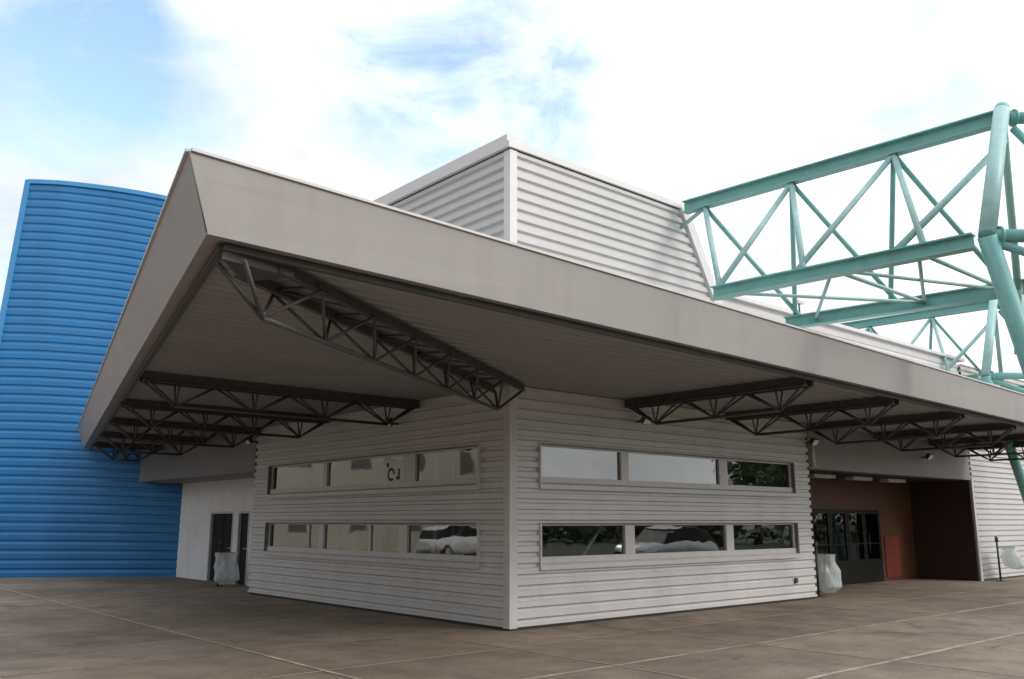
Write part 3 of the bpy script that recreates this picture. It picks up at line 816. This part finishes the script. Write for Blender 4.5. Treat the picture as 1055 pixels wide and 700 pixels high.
# ------------------------------------------------------------------ unseen surroundings for the glass reflections, and added trees that block low sky light
def tree(x, y, h, label, seed):
    rnd = random.Random(seed)
    t = empty('tree', (x, y, 0), label, 'tree', 'trees across the plaza')
    m = MB(); P = V((x, y, 0)); tips = []
    m.tube(P, P + V((.1, .05, h*.35)), h*.028, 10, h*.018)
    for i in range(9):
        a = i*2.4; s0 = P + V((.1, .05, h*(.25+.06*(i % 4))))
        e = s0 + V((math.cos(a)*h*.22, math.sin(a)*h*.22, h*(.22+.05*(i % 3)))); m.tube(s0, e, h*.012, 6, h*.004); tips += [e, s0.lerp(e, .6)]
    m.tube(P + V((.1, .05, h*.35)), P + V((0, 0, h*.85)), h*.018, 8, h*.004); tips += [P + V((0, 0, h*z)) for z in (.6, .75, .9)]
    m.build('trunk', M['bark'], t)
    m = MB()
    for c in tips:
        for j in range(7):
            cc = c + V((rnd.gauss(0, 1), rnd.gauss(0, 1), rnd.gauss(0, .8)))*h*.06
            for k in range(26):
                q = cc + V((rnd.gauss(0, 1), rnd.gauss(0, 1), rnd.gauss(0, .8)))*h*.03
                u = V((rnd.gauss(0, 1), rnd.gauss(0, 1), rnd.gauss(0, 1))).normalized(); w = u.orthogonal().normalized()
                s_ = rnd.uniform(.07, .15)
                m.face([q - u*s_, q + w*s_*.6, q + u*s_, q - w*s_*.6])
    m.build('crown', M['leaf'], t)
for i, (x, y, h, lb) in enumerate(((9, -25, 9, 'leafy tree straight across from the window wall'), (2, -29, 11, 'tallest leafy tree across the plaza to the south'), (36, -17, 8, 'round leafy tree far along the plaza to the east'),
        (46, -26, 10, 'leafy tree at the eastern end of the tree row'), (-6, -27, 10, 'leafy tree behind the viewer near the plaza edge'))):
    tree(x, y, h, lb, i)
rnd = random.Random(5)
m = MB()
def ring_r(az): return 54 - 32*max(0, math.cos(math.radians(az-175)))**1.3
for k in range(46000):
    az = rnd.uniform(129, 352)
    hh = 10.5 + 3.2*noise.noise(V((az*.11, 0, 0))) + 2.0*noise.noise(V((az*.4, 3, 0)))
    if 307 < az < 337.5: hh *= .2
    if az < 235: hh *= .62
    z = hh*(rnd.random()**.85); r = ring_r(az) + rnd.gauss(0, 1.6) + 2*noise.noise(V((az*.5, z*.5, 1)))
    c = V((-6 + math.cos(math.radians(az))*r, -6 + math.sin(math.radians(az))*r, z + .2))
    u = V((rnd.gauss(0, 1), rnd.gauss(0, 1), rnd.gauss(0, 1))).normalized(); w = u.orthogonal().normalized(); s_ = rnd.uniform(.35, .75) if az < 250 else rnd.uniform(.16, .36)
    m.face([c - u*s_, c + w*s_*.7, c + u*s_, c - w*s_*.7])
m.build('light_block_woods', M['leaf'], kind='stuff')  # added leaf ring behind the camera, blocks low sky light under the canopy
# parked car
def car(x, y, label, paint='car'):
    t = empty('parked_car', (x, y, 0), label, 'car'); O = V((x, y, 0))
    secs = [(-2.0, .45, .62, .72), (-1.9, .30, .80, .80), (-1.2, .26, .92, .86), (-.55, .25, .97, .87), (.1, .25, .98, .87), (.9, .25, .99, .87), (1.6, .28, .99, .85), (1.95, .34, .90, .78), (2.02, .45, .75, .7)]
    m = MB(); rw = []
    for lx, z0, z1, hw in secs:
        pts = [(-hw*.9, z0), (-hw, z0+.18), (-hw, (z0+z1)/2+.05), (-hw*.93, z1-.06), (-hw*.8, z1), (hw*.8, z1), (hw*.93, z1-.06), (hw, (z0+z1)/2+.05), (hw, z0+.18), (hw*.9, z0)]
        rw.append([m.bm.verts.new(O + V((lx, a, b))) for a, b in pts])
    for r0, r1 in zip(rw, rw[1:]):
        for i in range(10): f = m.bm.faces.new((r0[i], r0[(i+1) % 10], r1[(i+1) % 10], r1[i])); f.smooth = True
    m.bm.faces.new(rw[0]); m.bm.faces.new(rw[-1]); m.build('body', M[paint], t, recalc=True)
    m = MB(); rw = []
    for lx, z, hw in ((-1.0, .93, .74), (-.35, 1.36, .62), (.2, 1.47, .60), (.9, 1.45, .60), (1.45, 1.30, .60), (1.9, .96, .70)):
        rw.append([m.bm.verts.new(O + V(p)) for p in ((lx, -.74, .94), (lx, -hw, z), (lx, hw, z), (lx, .74, .94))])
    for r0, r1 in zip(rw, rw[1:]):
        for i in range(3): m.bm.faces.new((r0[i], r0[i+1], r1[i+1], r1[i]))
    m.build('cabin', M['door_dark'], t, recalc=True)
    m = MB(); m.prism([O + V(p) for p in ((-.4, -.62, 1.37), (.2, -.6, 1.485), (.9, -.6, 1.465), (1.5, -.6, 1.30), (1.5, -.6, 1.28), (.9, -.6, 1.44), (.2, -.6, 1.46), (-.4, -.62, 1.35))], (0, 1.22, 0)); m.build('roof', M[paint], t)
    for lx in (-1.3, 1.3):
        for s in (-1, 1):
            m = MB(); m.tube(O + V((lx, s*.70, .31)), O + V((lx, s*.9, .31)), .31, 20); w_ = m.build('wheel', M['rubber'], t)
            m = MB(); m.tube(O + V((lx, s*.9, .31)), O + V((lx, s*.91, .31)), .2, 16); m.build('rim', M['car'], w_)
    for s in (-.55, .55):
        m = MB(); m.box(O + V((-2.0, s-.14, .62)), O + V((-1.93, s+.14, .74)), .02); m.build('headlight', M['lens'], t)
car(15.2, -9.2, 'silver hatchback parked out on the plaza in front of the window wall')
car(-15.5, 21.5, 'white hatchback parked near the dull cream house', 'white_metal')
# cream house to the north west
hs = empty('cream_house', (-24, 34, 0), 'dull cream two storey house with brown tiled roof across the plaza', 'building')
m = MB(); m.box((-32, 30, 0), (-10, 40, 7.2)); m.build('wall', M['house'], hs)
m = MB(); m.prism([(-32.5, 29.5, 7.2), (-32.5, 40.5, 7.2), (-32.5, 35, 10)], (23, 0, 0)); m.build('roof', M['tile'], hs)
for x, z in [(x, z) for x in (-30, -26.5, -23, -19.5, -16, -12.5) for z in (0, 3.2)]:
    m = MB(); m.box((x, 29.97, 1.1+z), (x+1.2, 30.03, 2.5+z)); f = m.build('window', M['header'], hs)
    m = MB(); m.box((x+.1, 29.94, 1.2+z), (x+1.1, 29.968, 2.4+z)); m.build('pane', M['rust'], f)

# ------------------------------------------------------------------ sky, sun, camera
SUN_DIR = V((.36, -.72, .58)).normalized()      # towards the sun
elev = math.asin(SUN_DIR.z); azim = math.atan2(SUN_DIR.x, SUN_DIR.y)
W = bpy.data.worlds.new('World'); SC.world = W; W.use_nodes = True
nt = W.node_tree; N = nt.nodes; L = nt.links
bg = N['Background']; bg.inputs['Strength'].default_value = .1
sky = N.new('ShaderNodeTexSky'); sky.sky_type = 'NISHITA'; sky.sun_disc = False; sky.sun_elevation = elev; sky.sun_rotation = azim
sky.air_density = 1.2; sky.dust_density = .8; sky.ozone_density = 1.5
tc = N.new('ShaderNodeTexCoord')
mp = N.new('ShaderNodeMapping'); mp.inputs['Scale'].default_value = (1, 1, 1.8); L.new(tc.outputs['Generated'], mp.inputs['Vector'])
n1 = N.new('ShaderNodeTexNoise'); n1.inputs['Scale'].default_value = 5.5; n1.inputs['Detail'].default_value = 10; n1.inputs['Roughness'].default_value = .6; n1.inputs['Distortion'].default_value = .5
L.new(mp.outputs['Vector'], n1.inputs['Vector'])
def math_(op, a, b=None, c=None, clamp=False):
    n = N.new('ShaderNodeMath'); n.operation = op; n.use_clamp = clamp
    for i, v in enumerate((a, b, c)):
        if v is None: continue
        if isinstance(v, (int, float)): n.inputs[i].default_value = v
        else: L.new(v, n.inputs[i])
    return n.outputs[0]
# openings in the cloud where the blue shows: directions on the sky sphere
holes = [((.175, .878, .448), 4.8, .92), ((.129, .882, .453), 4.5, .75), ((.235, .870, .432), 4.5, .5), ((.267, .823, .502), 4.5, .4), ((.565, .683, .455), 4.8, .8), ((.50, .695, .515), 5.5, .75), ((.535, .69, .487), 5., .8), ((.848, .337, .41), 3.0, .5), ((.16, .948, .276), 4.0, .3), ((.798, .334, .501), 2.5, .5), ((-.6, -.3, .7), 16, .9), ((.1, -.1, .98), 20, .6), ((.3, -.85, .4), 9, .5)]
acc = None
for d, rad, st in holes:
    d = V(d).normalized()
    dp = N.new('ShaderNodeVectorMath'); dp.operation = 'DOT_PRODUCT'; L.new(tc.outputs['Generated'], dp.inputs[0]); dp.inputs[1].default_value = d
    c1 = math.cos(math.radians(rad*2.1)); c0 = math.cos(math.radians(rad*.02))
    mr = N.new('ShaderNodeMapRange'); mr.interpolation_type = 'SMOOTHSTEP'; mr.inputs['From Min'].default_value = c1; mr.inputs['From Max'].default_value = c0; mr.inputs['To Max'].default_value = st
    L.new(dp.outputs['Value'], mr.inputs['Value'])
    acc = mr.outputs['Result'] if acc is None else math_('MAXIMUM', acc, mr.outputs['Result'])
nzv = math_('MULTIPLY_ADD', n1.outputs['Fac'], 5.0, -2.5)       # -.8..+.8
blue = math_('MULTIPLY', acc, math_('MULTIPLY_ADD', nzv, -.75, 1.0), clamp=True)
cov = math_('SUBTRACT', 1.0, blue, clamp=True)
n2 = N.new('ShaderNodeTexNoise'); n2.inputs['Scale'].default_value = 3.4; n2.inputs['Detail'].default_value = 9; n2.inputs['Roughness'].default_value = .58; L.new(mp.outputs['Vector'], n2.inputs['Vector'])
br = N.new('ShaderNodeMapRange'); br.inputs['From Min'].default_value = .36; br.inputs['From Max'].default_value = .64; br.inputs['To Min'].default_value = 7.4; br.inputs['To Max'].default_value = 12.6
L.new(n2.outputs['Fac'], br.inputs['Value'])
sz = N.new('ShaderNodeSeparateXYZ'); L.new(tc.outputs['Generated'], sz.inputs[0])
ze = N.new('ShaderNodeMapRange'); ze.inputs['From Min'].default_value = .12; ze.inputs['From Max'].default_value = 1.; ze.inputs['To Min'].default_value = .86; ze.inputs['To Max'].default_value = 1.75
L.new(sz.outputs['Z'], ze.inputs['Value'])
gd = N.new('ShaderNodeVectorMath'); gd.operation = 'DOT_PRODUCT'; L.new(tc.outputs['Generated'], gd.inputs[0]); gd.inputs[1].default_value = V((.62, -.70, .35)).normalized()
gl_ = N.new('ShaderNodeMapRange'); gl_.interpolation_type = 'SMOOTHSTEP'; gl_.inputs['From Min'].default_value = -1; gl_.inputs['From Max'].default_value = 1; gl_.inputs['To Min'].default_value = .62; gl_.inputs['To Max'].default_value = 1.42
L.new(gd.outputs['Value'], gl_.inputs['Value'])
brz = math_('MULTIPLY', math_('MULTIPLY', br.outputs['Result'], ze.outputs['Result']), gl_.outputs['Result'])
ccol = N.new('ShaderNodeMix'); ccol.data_type = 'RGBA'; ccol.blend_type = 'MULTIPLY'; ccol.inputs[0].default_value = 1; ccol.inputs[6].default_value = (.985, .99, 1.0, 1); L.new(brz, ccol.inputs[7])
skb = N.new('ShaderNodeMix'); skb.data_type = 'RGBA'; skb.blend_type = 'MULTIPLY'; skb.inputs[0].default_value = 1; skb.inputs[7].default_value = (3.1, 3.05, 2.85, 1); L.new(sky.outputs[0], skb.inputs[6])
mx = N.new('ShaderNodeMix'); mx.data_type = 'RGBA'; L.new(cov, mx.inputs[0]); L.new(skb.outputs[2], mx.inputs[6]); L.new(ccol.outputs[2], mx.inputs[7])
L.new(mx.outputs[2], bg.inputs['Color'])

sl = bpy.data.lights.new('sun', 'SUN'); sl.energy = 1.4; sl.angle = math.radians(14); sl.color = (1, .93, .85)
so = bpy.data.objects.new('sun', sl); COL.objects.link(so); so.location = (10, -30, 40)
so.rotation_euler = (-SUN_DIR).to_track_quat('-Z', 'Y').to_euler()

cd = bpy.data.cameras.new('camera'); cd.sensor_width = 36; cd.lens = 904.597/1055*36; cd.clip_end = 4000; cd.clip_start = .05
co = bpy.data.objects.new('camera', cd); COL.objects.link(co)
F = V((0.64266074, 0.73898414, 0.20221181)); R = V((.754496690, -.656303615, .000556664)); U = R.cross(F)
co.matrix_world = Matrix(((R.x, U.x, -F.x, -9.16903596), (R.y, U.y, -F.y, -10.59534912), (R.z, U.z, -F.z, 1.65), (0, 0, 0, 1)))
SC.camera = co
SC.view_settings.view_transform = 'Standard'; SC.view_settings.look = 'None'; SC.view_settings.gamma = 1; SC.view_settings.exposure = .14
SC.cycles.max_bounces = 8; SC.cycles.transparent_max_bounces = 12
